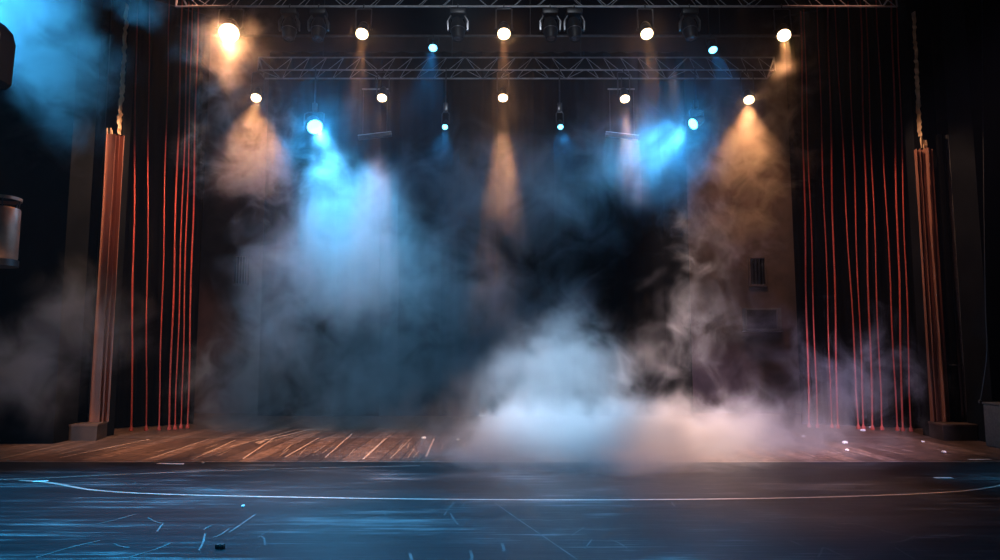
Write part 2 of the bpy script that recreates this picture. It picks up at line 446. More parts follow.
# the pleated drapes standing on the two plinths, with the gilt ragged border above
def plinth(name, label, px):
    """px: four floor corners in order front-outer, front-inner, back-inner, back-outer"""
    c = sum(px, Vector()) / 4
    root = thing(name, label, 'plinth', (c.x, c.y, 0))
    H = .26
    loc = [Vector((p.x - c.x, p.y - c.y, 0)) for p in px]
    MB().prism(loc, (0, 0, H)).build('body', 'plinth', root, smooth=False)
    g = [Vector((v.x * 1.03, v.y * 1.03, H + .001)) for v in loc]
    MB().prism(g, (0, 0, .035)).build('top', 'plinth_lit', root, smooth=False)
    return root
yb = YP + .48
pl = [Vector((at(60, 430, 12.75).x + .02, 12.98 + .44, 0)), Vector((gr(98, 440.5).x, 13.12, 0)), Vector((gr(108.5, 436.5).x, yb, 0)), Vector((xa + .02, yb, 0))]
pl[0] = Vector((xa + .02, 13.12, 0))
plinth('wooden_plinth', 'low dark plinth under the left pleated brown drape', pl)
pr = [Vector((xd - .02, 13.12, 0)), Vector((gr(942, 440.5).x, 13.12, 0)), Vector((gr(930, 437).x, yb, 0)), Vector((xd - .02, yb, 0))]
plinth('wooden_plinth', 'low dark plinth under the right pleated brown drape', pr)
ZP = .30
yd = YP + .42
def P(px, y): return (at(px, 300, y).x, y)
curtain('pleated_drape', 'reddish brown pleated drape standing on the left plinth', 'drape_brown', P(96, yd - .16), P(114, yd + .06), ZP, at(107, 136, yd).z, .13, .11, sharp=1.7, seed=4, track=False)
curtain('dark_drape', 'dark blue-black pleated drape left of the left brown drape', 'drape_black', P(72, yd - .1), P(95, yd - .06), ZP, 9.6, .07, .17, seed=5)
curtain('pleated_drape', 'brown pleated drape standing on the right plinth', 'drape_brown', P(923, yd + .04), P(942, yd - .08), ZP, at(930, 150, yd).z, .13, .11, sharp=1.7, seed=6, track=False)
for k, (px, lab) in enumerate(((950, 'dark grey rolled drape nearest the right brown drape'), (960, 'grey rolled drape in the middle of the three at right'), (970, 'grey rolled drape farthest right above the right plinth'))):
    x, y = P(px, yd - .12)
    root = thing('rolled_drape', lab, 'drape', (x, y, ZP), 'grey rolled drapes above the right plinth')
    h = at(px, 135, y).z - ZP
    mb = MB()
    prof = [(.05, .003), (.062, .05)] + [(.062 + .006 * math.sin(j * 2.1 + k), .05 + (h - .05) * j / 12) for j in range(1, 12)] + [(.06, h)]
    n = 20
    mb.lathe(prof, None, n)
    for v in mb.bm.verts:
        a = math.atan2(v.co.y, v.co.x); s = 1 + .08 * math.cos(5 * a + k)
        v.co.x *= s; v.co.y *= s
    mb.build('roll', 'drape_grey' if k else 'drape_black', root)
    zt = at(px, 365, y).z - ZP
    mb = MB()
    mb.tube([(.076 * math.cos(q), .076 * math.sin(q), zt) for q in [2 * PI * j / 20 for j in range(21)]], .009, 6).build('tie_band', 'black_paint', root)

def gilt_edge(name, label, pts, w, seed):
    """ragged gilded moulding: a jagged outline with real thickness"""
    r = random.Random(seed); n = 46
    path = [Vector(pts[0]).lerp(Vector(pts[1]), k / n) for k in range(n + 1)]
    a, b = [], []
    for k, p in enumerate(path):
        ww = w * (.55 + .7 * r.random()) * (.6 + .4 * math.sin(PI * min(1, k / n * 1.4 + .1)))
        sft = (r.random() - .5) * w * .5
        a.append(p + Vector((-ww / 2 + sft, 0, 0))); b.append(p + Vector((ww / 2 + sft, (r.random() - .5) * .03, 0)))
    mb = MB(); vs = []
    for p, q in zip(a, b):
        m = (p + q) / 2
        vs.append([mb.bm.verts.new(p), mb.bm.verts.new(m + Vector((0, -.03 - .02 * r.random(), 0))), mb.bm.verts.new(q), mb.bm.verts.new(q + Vector((0, .06, 0))), mb.bm.verts.new(p + Vector((0, .06, 0)))])
    for u, v in zip(vs, vs[1:]):
        for i in range(5): mb.bm.faces.new((u[i], u[(i + 1) % 5], v[(i + 1) % 5], v[i]))
    mb.bm.faces.new(vs[0][::-1]); mb.bm.faces.new(vs[-1])
    o = mb.build(name, 'gilt', smooth=False)
    o['kind'] = 'structure'; o['label'] = label
    return o
yg = YP + .40
gilt_edge('trim_5', 'ragged gilt edge of the left proscenium opening', (at(118, 134, yg), at(126.5, 4, yg)), .07, 1)
gilt_edge('trim_6', 'ragged gilt edge of the right proscenium opening', (at(920.5, 136, yg), at(914.5, 12, yg)), .055, 2)
# lower fringes where the border ends, on top of the brown drapes
def fringe(label, pxs, seed):
    r = random.Random(seed); mb = MB()
    for px, y0, y1 in pxs:
        a = at(px, y1, yg - .02); b = at(px + r.uniform(-.8, .8), y0, yg - .02)
        m = a.lerp(b, .5) + Vector((r.uniform(-.01, .01), -.01, 0))
        mb.tube([a, m, b], [.006, .024, .014], 6)
    o = mb.build('trim_7', 'gilt'); o['kind'] = 'structure'; o['label'] = label
fringe('gilt fringe hanging at the top of the left brown drape', ((107.5, 128, 140), (111, 128, 150), (114.5, 134, 158), (112.5, 130, 146)), 3)
fringe('gilt fringe hanging at the top of the right brown drape', ((921.5, 136, 148), (924, 140, 151), (926.5, 140, 150)), 4)

# thin vertical cables at the sides
def cable(label, pts, r, mat='black_paint'):
    root = thing('hanging_cable', label, 'cable', pts[0])
    pts = [Vector(p) for p in pts]
    MB().tube([p - pts[0] for p in smooth_path(pts, 6)], r, 6).build('cable', mat, root)
    MB().lathe([(.02, -.02), (.028, 0), (.028, .02), (.012, .04)], None, 10).build('plug', mat, root)
yq = 12.55
cable('thin cable hanging down the right proscenium pier and curving to the block', [at(980, 402, yq), at(983, 385, yq), at(987, 350, yq), at(985.5, 300, yq), at(984, 200, yq), at(982.5, 60, yq), at(982, -40, yq)], .009, 'black_paint')
g0 = gr(1003, 448)
blkx = at(988, 440, 12.3)
root = thing('grey_block', 'rough grey square block standing at the far right edge', 'block', (blkx.x + .35, 12.15, 0))
MB().box((0, 0, .36), (.66, .5, .712), None, .02).build('body', 'grey_block', root)
MB().box((0, 0, .735), (.68, .52, .035), None, .01).build('lid', 'grey_block', root)

# back wall fittings
def louvre(label, px, py, w, h):
    c = at(px, py, YB - .04)
    root = thing('wall_vent', label, 'vent', c)
    mb = MB()
    for s in (-1, 1):
        mb.box((s * (w / 2 + .03), 0, 0), (.05, .08, h + .11), None, .006)
        mb.box((0, 0, s * (h / 2 + .03)), (w + .01, .08, .05), None, .006)
    mb.build('frame', 'wall_brown', root)
    MB().box((0, .03, 0), (w + .005, .015, h + .005)).build('backing', 'drape_black', root)
    for k in range(4):
        MB().box((-w / 2 + w * (k + .5) / 4, 0, 0), (.022, .04, h), Matrix.Rotation(.5, 3, 'Z')).build('slat', 'fixture', root)
louvre('dark slatted vent high on the brown wall right of the backdrop', 757.5, 271.5, .38, .70)
louvre('dark slatted vent on the wall left of the smoke', 241, 270, .3, .72)
c = at(762, 319.5, YB - .15)
root = thing('wall_cabinet', 'dark grey box mounted on the brown back wall under the vent', 'cabinet', c)
MB().box((0, 0, 0), (.96, .26, .60), None, .02).build('mounted_body', 'grey_block', root)
MB().box((-.06, -.14, 0), (.78, .018, .50), None, .006).build('door', 'fixture', root)
MB().box((0, -.02, -.315), (.98, .29, .028), None, .004).build('ledge', 'fixture_grey', root)
MB().tube([(.36, -.15, -.24), (.36, -.15, .24)], .01, 8).build('side_strip', 'fixture_grey', root)

# ------------------------------------------------------------------ trusses and battens
def truss(name, label, x0, x1, top, b1, b2, n):
    """three-chord truss between x0 and x1; top, b1, b2 = (y, z) of its chords"""
    root = thing(name, label, 'truss', ((x0 + x1) / 2, b1[0], b1[1]))
    o = root.location
    def Q(x, c): return Vector((x, c[0], c[1])) - o
    for c in (top, b1, b2):
        MB().tube([Q(x0, c), Q(x1, c)], .016, 8).build('chord', 'alu', root)
    for (c, d, ph) in ((top, b1, 0), (b1, b2, .5), (top, b2, .25)):
        for k in range(n):
            u0 = x0 + (x1 - x0) * (k + .05) / n; u1 = x0 + (x1 - x0) * (k + .95) / n
            a, b = (c, d) if ((k > n / 2) != (k % 6 == 0)) else (d, c)
            MB().tube([Q(u0, a), Q(u1, b)], .0065, 5).build('brace', 'alu', root)
    for k in range(4):
        x = x0 + (x1 - x0) * (k + .5) / 4
        MB().tube([Q(x, top) + Vector((0, 0, .024)), Vector((x - o.x, top[0] - o.y, ZC - o.z - .005))], .008, 6).build('hanging_cable', 'black_paint', root)
    for x in (x0, x1):
        MB().tube([Q(x, top), Q(x, b1), Q(x, b2), Q(x, top)], .016, 6).build('end_frame', 'alu', root)
    return root
Y1, Y2 = 11.2, 13.2
Z1 = at(500, 6.5, Y1).z
x0, x1 = at(176, 6, Y1).x, at(897, 6, Y1).x
truss('lighting_truss', 'front aluminium truss across the top edge carrying the first lamp row', x0, x1, (Y1 + .02, Z1 + .34), (Y1, Z1), (Y1 + .4, Z1 + .21), 30)
Z2 = at(500, 70, Y2).z
x0, x1 = at(258, 70, Y2).x, at(775, 70, Y2).x
truss('lighting_truss', 'rear aluminium truss carrying the second lamp row', x0, x1, (Y2 + .02, at(500, 57.5, Y2 + .02).z), (Y2, Z2), (Y2 + .40, at(500, 78.5, Y2 + .40).z), 30)
YBT = 12.3; ZBT = at(500, 36, YBT).z
root = thing('pipe_batten', 'single dark pipe hung between the two trusses', 'pipe', (0, YBT, ZBT))
MB().tube([(at(215, 33, YBT).x, 0, 0), (at(800, 40, YBT).x, 0, 0)], .02, 10).build('pipe', 'fixture_grey', root)
for x in (-3.4, 0.55, 4.0):
    MB().tube([(x, 0, .02), (x, 0, ZC - ZBT - .005)], .006, 6).build('hanging_cable', 'black_paint', root)

# ------------------------------------------------------------------ lamps
def rot_to(d):
    """matrix turning local +z to the direction d"""
    return Vector((0, 0, 1)).rotation_difference(Vector(d).normalized()).to_matrix().to_4x4()

def hook(mb, R, w=.03):
    """clamp ring round the pipe at the origin, clear of it"""
    ns = 12
    mb.tube([(0, (R + .012) * math.cos(q), (R + .012) * math.sin(q)) for q in [math.radians(-60 + 300 * j / ns) for j in range(ns + 1)]], .009, 6)

def add_light(name, kind, loc, power, col, aim=None, size=30, blend=.6, rad=.06):
    l = bpy.data.lights.new(name, kind); l.energy = power; l.color = col; l.shadow_soft_size = rad
    o = bpy.data.objects.new(name, l); COL.objects.link(o); o.location = loc
    if kind == 'SPOT':
        l.spot_size = math.radians(size); l.spot_blend = blend
        o.rotation_euler = Vector(aim).to_track_quat('-Z', 'Y').to_euler()
    return o

def par_can(label, px, py, Y, aim, r, pipeZ, pipeY, group, lens='warm_lens', length=.30, name='par_can_light', clampR=.021):
    aim = Vector(aim).normalized()
    L = at(px, py, Y)
    piv = L - aim * (length * .55)
    root = thing(name, label, 'stage light', (piv.x, pipeY, pipeZ), group)
    o = Vector(root.location)
    Rm = Matrix.Translation(piv - o) @ rot_to(aim)
    k = r / .1
    mb = MB().lathe([(.035 * k, -length * .62), (.06 * k, -length * .58), (.085 * k, -length * .35), (.088 * k, -length * .2), (.094 * k, -length * .19), (.094 * k, -length * .15), (.09 * k, -length * .14), (.105 * k, length * .15), (.118 * k, length * .5), (.12 * k, length * .6), (.112 * k, length * .6), (.108 * k, length * .52)], Rm, 24)
    hs = mb.build('housing', 'fixture', root)
    MB().lathe([(.0, length * .53), (.06 * k, length * .555), (.10 * k, length * .535), (.104 * k, length * .526), (.0, length * .522)], Rm, 24, False).build('lens', lens, hs)
    # yoke: two arms beside the housing joined above it
    side = Vector((1, 0, 0)); up = (Vector((0, 0, 0)) - (piv - o)); up.x = 0
    topz = piv - o + (up.normalized() * max(.05, up.length - .06)) if up.length > .08 else piv - o + Vector((0, 0, .1))
    w = .135 * k
    a = piv - o
    MB().tube([a + side * -w, topz + side * -w, topz + side * -w * .8 + Vector((0, 0, .012)), topz + side * w * .8 + Vector((0, 0, .012)), topz + side * w, a + side * w], .011, 6).build('yoke', 'fixture_grey', root)
    yk = root.children[-1] if False else [c for c in bpy.data.objects if c.parent == root and c.name.startswith('yoke')][0]
    for s in (-1, 1):
        MB().tube([a + side * (s * w * .93), a + side * (s * w * 1.18)], .02, 10).build('knob', 'fixture', yk)
    mb = MB(); hook(mb, clampR); mb.tube([topz + Vector((0, 0, .014)), Vector((0, 0, -(clampR + .022)))], .012, 8)
    mb.build('mounting_clamp', 'fixture', root)
    return root, L + aim * (length * .08), aim

G1, G2, G3 = 'warm lamps on the front truss', 'warm lamps on the rear truss', 'small blue lamps in the rig'
LIT = []
row1 = ((229, 33, .15, (.18, -.62, -.72), 'large warm glaring lamp, leftmost on the front truss, in orange haze'),
        (362, 34, .095, (.03, -.62, -.78), 'warm round lamp second from left on the front truss'),
        (504, 34, .098, (0, -.62, -.78), 'warm round lamp at the middle of the front truss'),
        (647, 34, .095, (-.03, -.62, -.78), 'warm round lamp second from right on the front truss'),
        (784, 35.5, .10, (-.22, -.62, -.74), 'warm tilted lamp rightmost on the front truss'))
for px, py, r, aim, lab in row1:
    aim = Vector(aim).normalized()
    q = par_can(lab, px, py, Y1 - .15, aim, r, Z1, Y1, G1)
    LIT.append(('w1', px) + q[1:])
row2 = ((256, 98, .088, (.12, -.62, -.74), 'warm round lamp leftmost on the rear truss, over orange smoke'),
        (382, 98, .085, (.02, -.62, -.78), 'warm round lamp second from left on the rear truss'),
        (503, 98, .085, (0, -.62, -.78), 'warm round lamp in the middle of the rear truss'),
        (625, 99, .085, (-.02, -.62, -.78), 'warm round lamp second from right on the rear truss'),
        (749, 100, .09, (-.14, -.62, -.74), 'warm round lamp rightmost on the rear truss, over orange smoke'))
for px, py, r, aim, lab in row2:
    q = par_can(lab, px, py, Y2 - .15, aim, r, Z2, Y2, G2)
    LIT.append(('w2', px) + q[1:])
for px, py, lab in ((433, 48, 'small cyan lamp under the pipe, left of the middle'), (713, 50, 'small cyan lamp under the pipe, at right')):
    q = par_can(lab, px, py, YBT - .12, (0, -.6, -.8), .07, ZBT, YBT, G3, 'blue_lens', .22, 'blue_lamp', .02)
    LIT.append(('b1', px) + q[1:])

def drop_lamp(label, px, py, aim, r, lens, name, dx, group):
    """lamp on a drop arm below the rear truss"""
    Yd = Y2 - .02
    L = at(px, py, Yd - .15)
    aim = Vector(aim).normalized()
    zt = L.z + .34
    xt = L.x - aim.x * .15
    root = thing(name, label, 'stage light', (xt, Y2, Z2), group)
    o = Vector(root.location)
    mb = MB(); hook(mb, .021); mb.tube([(0, 0, -.043), (0, 0, -.06), (0, Yd - Y2, -.10)], .012, 8)
    mb.build('mounting_clamp', 'fixture', root)
    MB().tube([(0, Yd - Y2, -.09), (0, Yd - Y2, zt - o.z)], .014, 8).build('drop_arm', 'fixture_grey', root)
    MB().box((0, Yd - Y2, (zt - o.z) + .10), (.085, .07, .17), None, .01).build('junction_box', 'fixture_grey', root)
    length = .26; k = r / .1
    piv = L - aim * (length * .55)
    Rm = Matrix.Translation(piv - o) @ rot_to(aim)
    MB().lathe([(.05 * k, -length * .5), (.085 * k, -length * .45), (.1 * k, -length * .1), (.1 * k, length * .2), (.12 * k, length * .5), (.12 * k, length * .6), (.112 * k, length * .6), (.108 * k, length * .52)], Rm, 24).build('housing', 'fixture', root)
    hs = [c for c in bpy.data.objects if c.parent == root and c.name.startswith('housing')][0]
    MB().lathe([(.0, length * .53), (.06 * k, length * .555), (.104 * k, length * .526), (.0, length * .522)], Rm, 24, False).build('lens', lens, hs)
    a = piv - o; w = .135 * k; tz = Vector((0, Yd - Y2, zt - o.z))
    MB().tube([a + Vector((-w, 0, 0)), Vector((-w + tz.x, tz.y, tz.z - .03)), Vector((-w * .7, tz.y, tz.z)), Vector((w * .7, tz.y, tz.z)), Vector((w, tz.y, tz.z - .03)), a + Vector((w, 0, 0))], .011, 6).build('yoke', 'fixture_grey', root)
    return L + aim * (length * .1), aim
q = drop_lamp('tiny cyan lamp on a drop arm left of the middle', 445, 127, (0, -.75, -.65), .05, 'blue_lens', 'blue_lamp', 0, G3); LIT.append(('b2', 445) + q)
q = drop_lamp('tiny cyan lamp on a drop arm right of the middle', 560.5, 127, (0, -.75, -.65), .05, 'blue_lens', 'blue_lamp', 0, G3); LIT.append(('b2', 560) + q)
q = drop_lamp('big glaring blue lamp above the blue smoke plume', 315, 127, (.36, -.66, -.66), .14, 'blue_lens', 'blue_floodlight', 0, 'large blue lamps under the rear truss'); LIT.append(('B', 316) + q)
q = drop_lamp('blue lamp at right aimed towards stage middle', 693, 124, (-.72, -.45, -.52), .10, 'blue_lens', 'blue_floodlight', 0, 'large blue lamps under the rear truss'); LIT.append(('B', 693) + q)

# moving heads under the front truss, unlit
def moving_head():
    root = thing('moving_head_light', '', 'stage light', (0, 0, 0), 'unlit moving heads on the front truss')
    mb = MB(); hook(mb, .021); mb.tube([(0, 0, -.043), (0, 0, -.075)], .014, 8)
    mb.build('mounting_clamp', 'fixture_grey', root)
    MB().box((0, 0, -.12), (.26, .22, .10), None, .02).build('base', 'fixture', root)
    for s in (-1, 1):
        MB().prism([(s * .10, -.04, -.172), (s * .10, .04, -.172), (s * .155, .045, -.27), (s * .15, .03, -.42), (s * .15, -.03, -.42), (s * .155, -.045, -.27)], (s * .022, 0, 0)).build('arm', 'steel', root)
    c = Vector((0, 0, -.38))
    Rm = Matrix.Translation(c) @ rot_to((0.05, -.28, -1))
    MB().lathe([(.03, -.20), (.085, -.17), (.115, -.08), (.125, .0), (.115, .10), (.095, .19), (.088, .22), (.078, .22), (.074, .20)], Rm, 24).build('head', 'fixture', root)
    hd = [c for c in bpy.data.objects if c.parent == root and c.name.startswith('head')][0]
    MB().lathe([(0, .203), (.04, .215), (.073, .203), (0, .199)], Rm, 20, False).build('lens', 'fixture_grey', hd)
    MB().tube([Rm @ Vector((.1215 * math.cos(q), .1215 * math.sin(q), .05)) for q in [2 * PI * j / 20 for j in range(21)]], .007, 6).build('glint_ring', 'steel', hd)  # lighter ring added for the glint round the head
    return root
heads = ((290, 'unlit moving head just right of the large warm lamp', .3, 1.0), (319, 'unlit moving head, second right of the large warm lamp', -.4, .95), (458, 'unlit moving head between the cyan lamp and the middle warm lamp', .1, 1.05),
         (550, 'unlit moving head with glinting rim, right of the middle warm lamp', -.3, 1.1), (574, 'dark moving head beside the one with the glinting rim', .5, 1.1), (689, 'unlit moving head left of the right cyan lamp', .2, 1.1))
mh = moving_head()
for i, (px, lab, rz, s) in enumerate(heads):
    o = mh if i == 0 else copy_tree(mh)
    o.location = (at(px, 8, Y1).x, Y1, Z1)
    o['label'] = lab

# flat light bars under the rear truss
def light_bar(label, px, tilt):
    yb2 = Y2 + .40; zb2 = at(500, 78.5, yb2).z
    c = at(px, 136, yb2 + .06)
    root = thing('light_bar', label, 'stage light', (c.x, yb2, zb2), 'flat light bars under the rear truss')
    o = Vector(root.location); d = c - o
    Rm = Matrix.Rotation(tilt, 3, 'Y')
    MB().box(d, (.66, .10, .075), Rm, .008).build('housing', 'fixture_grey', root)
    MB().box(d + Vector((0, -.054, -.004)), (.60, .008, .045), Rm, .002).build('lens', 'fixture', root)
    MB().box(d + Rm @ Vector((0, -.03, .043)), (.665, .03, .008), Rm, .001).build('lit_edge', 'white_tape', root)  # white strip painted in for the lamp light on the top edge
    for s in (-.24, .24):
        e = d + Rm @ Vector((s, 0, .04))
        MB().tube([e, (e.x, 0.05, -.20)], .007, 6).build('drop_rod', 'fixture_grey', root)
    MB().tube([(-.27, .05, -.2), (.27, .05, -.2)], .016, 8).build('cross_bar', 'alu', root)
    mb = MB(); hook(mb, .021); mb.tube([(0, 0, -.043), (0, .05, -.185)], .011, 6); mb.build('mounting_clamp', 'fixture', root)
light_bar('thin light bar hung below the second rear lamp, tilted up to the right', 375, -.12)
light_bar('thin light bar hung below the fourth rear lamp, tilted down to the right', 622, .12)

# fixtures at the far left edge on the side boom
YF = 9.0
bx = at(-66, 150, YF).x
root = thing('boom_pipe', 'vertical pipe at the far left edge carrying two side lamps', 'pipe', (bx, YF, 0))
MB().tube([(0, 0, .03), (0, 0, ZC - .01)], .03, 12).build('pipe', 'fixture', root)
MB().lathe([(.26, .002), (.26, .025), (.05, .035), (.05, .09), (.034, .1)], None, 24).build('base', 'fixture', root)
c = at(-13, 55, YF)
root = thing('side_spotlight', 'dark spotlight with curved yoke cut by the upper left edge', 'stage light', (bx, YF, c.z))
o = Vector(root.location); d = c - o
prof = [(-.20, -.42), (.17, -.42), (.24, -.36), (.26, .20), (.21, .36), (.10, .48), (-.06, .52), (-.20, .52)]
MB().prism([(x + d.x, -.16, z + d.z) for x, z in prof], (0, .32, 0)).build('housing', 'wall_black', root, smooth=False)
MB().tube([(x * 1.06 + d.x, -.19, z * 1.04 + d.z) for x, z in prof[1:7]], .018, 8).build('yoke', 'warm_lit', root)
MB().lathe([(0, .0), (.14, 0), (.15, .02), (.15, .05), (.135, .05), (.13, .015), (0, .012)], Matrix.Translation((d.x, -.162, d.z + .08)) @ rot_to((0, -1, 0)), 24).build('lens', 'fixture_grey', root)
mb = MB(); mb.tube([(.055 * math.cos(q), .055 * math.sin(q), 0) for q in [2 * PI * j / 16 for j in range(17)]], .012, 6); mb.tube([(.067, 0, 0), d + Vector((-.21, 0, 0))], .016, 8)
mb.build('mounting_clamp', 'fixture', root)
c = at(-2, 231, YF)
root = thing('can_lamp', 'drum-shaped can lamp with open top ring at the left edge', 'stage light', (bx, YF, c.z))
o = Vector(root.location); d = c - o
T = Matrix.Translation(d)
MB().lathe([(.20, -.36), (.225, -.37), (.235, -.35), (.235, .28), (.225, .30), (.20, .30)], T, 32).build('drum', 'warm_lit', root)
MB().lathe([(.228, .40), (.242, .40), (.242, .44), (.228, .44), (.228, .40)], T, 32, False).build('top_ring', 'warm_lit', root)
for k in range(6):
    q = k * PI / 3 + .2
    MB().tube([d + Vector((.218 * math.cos(q), .218 * math.sin(q), .29)), d + Vector((.234 * math.cos(q), .234 * math.sin(q), .41))], .009, 6).build('strut', 'fixture_grey', root)
MB().lathe([(.24, -.46), (.25, -.46), (.25, -.375), (.205, -.375)], T, 32).build('base', 'fixture', root)
mb = MB(); mb.tube([(.055 * math.cos(q), .055 * math.sin(q), 0) for q in [2 * PI * j / 16 for j in range(17)]], .012, 6); mb.tube([(.067, 0, 0), d + Vector((-.245, 0, 0))], .014, 8)
mb.build('mounting_clamp', 'fixture', root)

# ------------------------------------------------------------------ smoke
def smoke(name, label, blobs, dens, nscale, gain=2.2, amp=1.6, bias=-.25, aniso=.25, seed=0.0, col=(.9, .93, .97), distort=.8, step=1.0, detail=5, nstretch=(1, 1, 1), power=1.5, rough=.58):
    """scattering cloud: hull of joined blobs, density from the blobs' falloff broken up by noise"""
    c = sum((Vector(b[0]) for b in blobs), Vector()) / len(blobs)
    mb = MB()
    for b in blobs:
        bmesh.ops.create_icosphere(mb.bm, subdivisions=3, radius=1, matrix=Matrix.Translation(Vector(b[0]) - c) @ Matrix.Diagonal((*b[1], 1)))
    m, nt, out = newmat(name)
    tc = N(nt, 'ShaderNodeTexCoord')
    env = None
    for b in blobs:
        s = N(nt, 'ShaderNodeVectorMath', operation='SUBTRACT'); nt.links.new(tc.outputs['Object'], s.inputs[0]); s.inputs[1].default_value = Vector(b[0]) - c
        d = N(nt, 'ShaderNodeVectorMath', operation='DIVIDE'); nt.links.new(s.outputs[0], d.inputs[0]); d.inputs[1].default_value = b[1]
        l = N(nt, 'ShaderNodeVectorMath', operation='LENGTH'); nt.links.new(d.outputs[0], l.inputs[0])
        e = mth(nt, 'MULTIPLY', mth(nt, 'SUBTRACT', 1.0, l.outputs['Value'], clamp=True), b[2] if len(b) > 2 else 1.0)
        env = e if env is None else mth(nt, 'SMOOTH_MAX', env, e, .12)
    mp = N(nt, 'ShaderNodeMapping'); mp.inputs['Scale'].default_value = nstretch; mp.inputs['Location'].default_value = (seed, seed * 1.7, seed * .6)
    nt.links.new(tc.outputs['Object'], mp.inputs[0])
    nz = N(nt, 'ShaderNodeTexNoise'); nz.inputs['Scale'].default_value = nscale; nz.inputs['Detail'].default_value = detail; nz.inputs['Roughness'].default_value = rough
    nz.inputs['Distortion'].default_value = distort
    nt.links.new(mp.outputs[0], nz.inputs['Vector'])
    n0 = mth(nt, 'SUBTRACT', nz.outputs['Fac'], .5)
    v = mth(nt, 'ADD', mth(nt, 'MULTIPLY', env, gain), mth(nt, 'MULTIPLY', n0, amp * 2))
    v = mth(nt, 'ADD', v, bias, clamp=True)
    v = mth(nt, 'MULTIPLY', mth(nt, 'POWER', v, power), mth(nt, 'MULTIPLY', env, 4.0, clamp=True))
    sc = N(nt, 'ShaderNodeVolumeScatter'); sc.inputs['Color'].default_value = (*col, 1); sc.inputs['Anisotropy'].default_value = aniso
    nt.links.new(mth(nt, 'MULTIPLY', v, dens), sc.inputs['Density'])
    nt.links.new(sc.outputs[0], out.inputs['Volume'])
    m.cycles.volume_step_rate = step
    o = mb.build(name, m)
    o.location = c
    rm = o.modifiers.new('merge', 'REMESH'); rm.mode = 'VOXEL'; rm.voxel_size = .14
    tag(o, label, 'smoke', kind='stuff')
    return o

def blob(px, py, Y, rpx, rpy, ry, w=1.0):
    c = at(px, py, Y); k = (c - EYE).dot(FW) / F
    return (c, (rpx * k, ry, rpy * k), w)

SMOKE = True
if SMOKE:
    smoke('smoke_plume', 'blue lit smoke plume drifting down from the big blue lamp',
          [blob(323, 137, 13.0, 26, 26, .3, .42), blob(336, 158, 12.7, 65, 65, 1.0, .24), blob(355, 216, 12.4, 100, 80, 1.2, .75), blob(345, 265, 12.2, 135, 90, 1.3, .95), blob(280, 325, 12.6, 75, 70, 1.1, .5), blob(440, 285, 12.6, 140, 100, 1.3, .6),  # first blob is a dense puff added for the glare at the lamp
           blob(500, 200, 12.9, 155, 105, 1.2, .62), blob(632, 162, 12.8, 110, 70, 1.1, .62)],
          .42, 1.15, gain=2.3, amp=1.8, bias=-.18, seed=3.1, detail=8, rough=.66, step=.62, power=1.3)
    smoke('fog_bank', 'thick pale fog bank rising from the middle of the stage floor',
          [blob(590, 458, 11.05, 215, 74, 2.2, 1.1), blob(568, 345, 12.4, 62, 95, 1.2, .55), blob(560, 392, 12.2, 120, 90, 1.3, .72), blob(720, 448, 11.9, 190, 74, 1.8, .66), blob(660, 345, 12.9, 150, 95, 1.2, .2), blob(840, 398, 12.9, 125, 105, 1.1, .40), blob(480, 400, 12.6, 110, 80, 1.1, .4)],
          1.1, 1.2, gain=2.9, amp=2.1, bias=-.33, seed=12.4, detail=8, rough=.66, step=.62)
    smoke('low_smoke', 'dim grey-blue smoke along the foot of the backdrop at left',
          [blob(255, 392, 15.0, 100, 85, 1.0, .8), blob(370, 385, 15.0, 150, 95, 1.3, .9), blob(480, 350, 15.0, 130, 120, 1.3, .8), blob(290, 330, 15.2, 90, 70, 1.1, .5)],
          .55, 1.4, gain=2.2, amp=2.1, bias=-.22, seed=17.0, detail=8, rough=.66, step=.75)
    smoke('amber_smoke', 'orange lit smoke under the left end lamps',
          [blob(226, 42, 11.0, 70, 65, .7, .8), blob(236, 100, 12.0, 58, 70, .9, .65), blob(258, 158, 12.7, 92, 84, .9, .9)],  # first blob thickened to make the glow round the big lamp
          .46, 2.1, gain=1.9, amp=3.0, bias=-.42, seed=23.0, distort=.9, detail=9, rough=.7, step=.65, col=(.95, .94, .93))
    smoke('amber_smoke', 'orange lit smoke under the right end lamps',
          [blob(778, 70, 11.4, 62, 62, .8, .6), blob(745, 150, 12.7, 90, 85, .9, .85), blob(722, 222, 12.8, 80, 75, .9, .65)],
          .42, 2.1, gain=1.9, amp=3.0, bias=-.42, seed=31.0, distort=.9, detail=9, rough=.7, step=.65, nstretch=(1, 1, 1), col=(.95, .94, .93))
    smoke('corner_smoke', 'blue lit smoke in the upper left corner by the side lamp',
          [blob(15, 15, 10.6, 90, 75, .9, 1.0), blob(60, 70, 10.8, 90, 80, .9, .9), blob(60, 130, 11.2, 70, 60, .8, .5), blob(140, 0, 10.8, 50, 40, .7, .6)],
          .6, 1.5, gain=2.2, amp=1.9, bias=-.3, seed=41.0, detail=8, rough=.66, step=.75)
    smoke('side_smoke', 'dim grey smoke low in front of the left proscenium',
          [blob(20, 370, 11.8, 90, 80, .7, .9), blob(90, 320, 12.0, 90, 80, .7, .7)],
          .35, 1.4, gain=2.2, amp=1.9, bias=-.3, seed=53.0, detail=7)
    smoke('rig_haze', 'thin haze hanging under the trusses where the lamp beams show',
          [blob(380, 90, 11.4, 170, 125, 1.9, .8), blob(505, 90, 11.4, 170, 130, 1.9, .8), blob(640, 90, 11.4, 170, 125, 1.9, .8)],
            .013, .9, gain=2.6, amp=.6, bias=.1, seed=61.0, detail=4, step=1.0, power=1.0, aniso=.68)

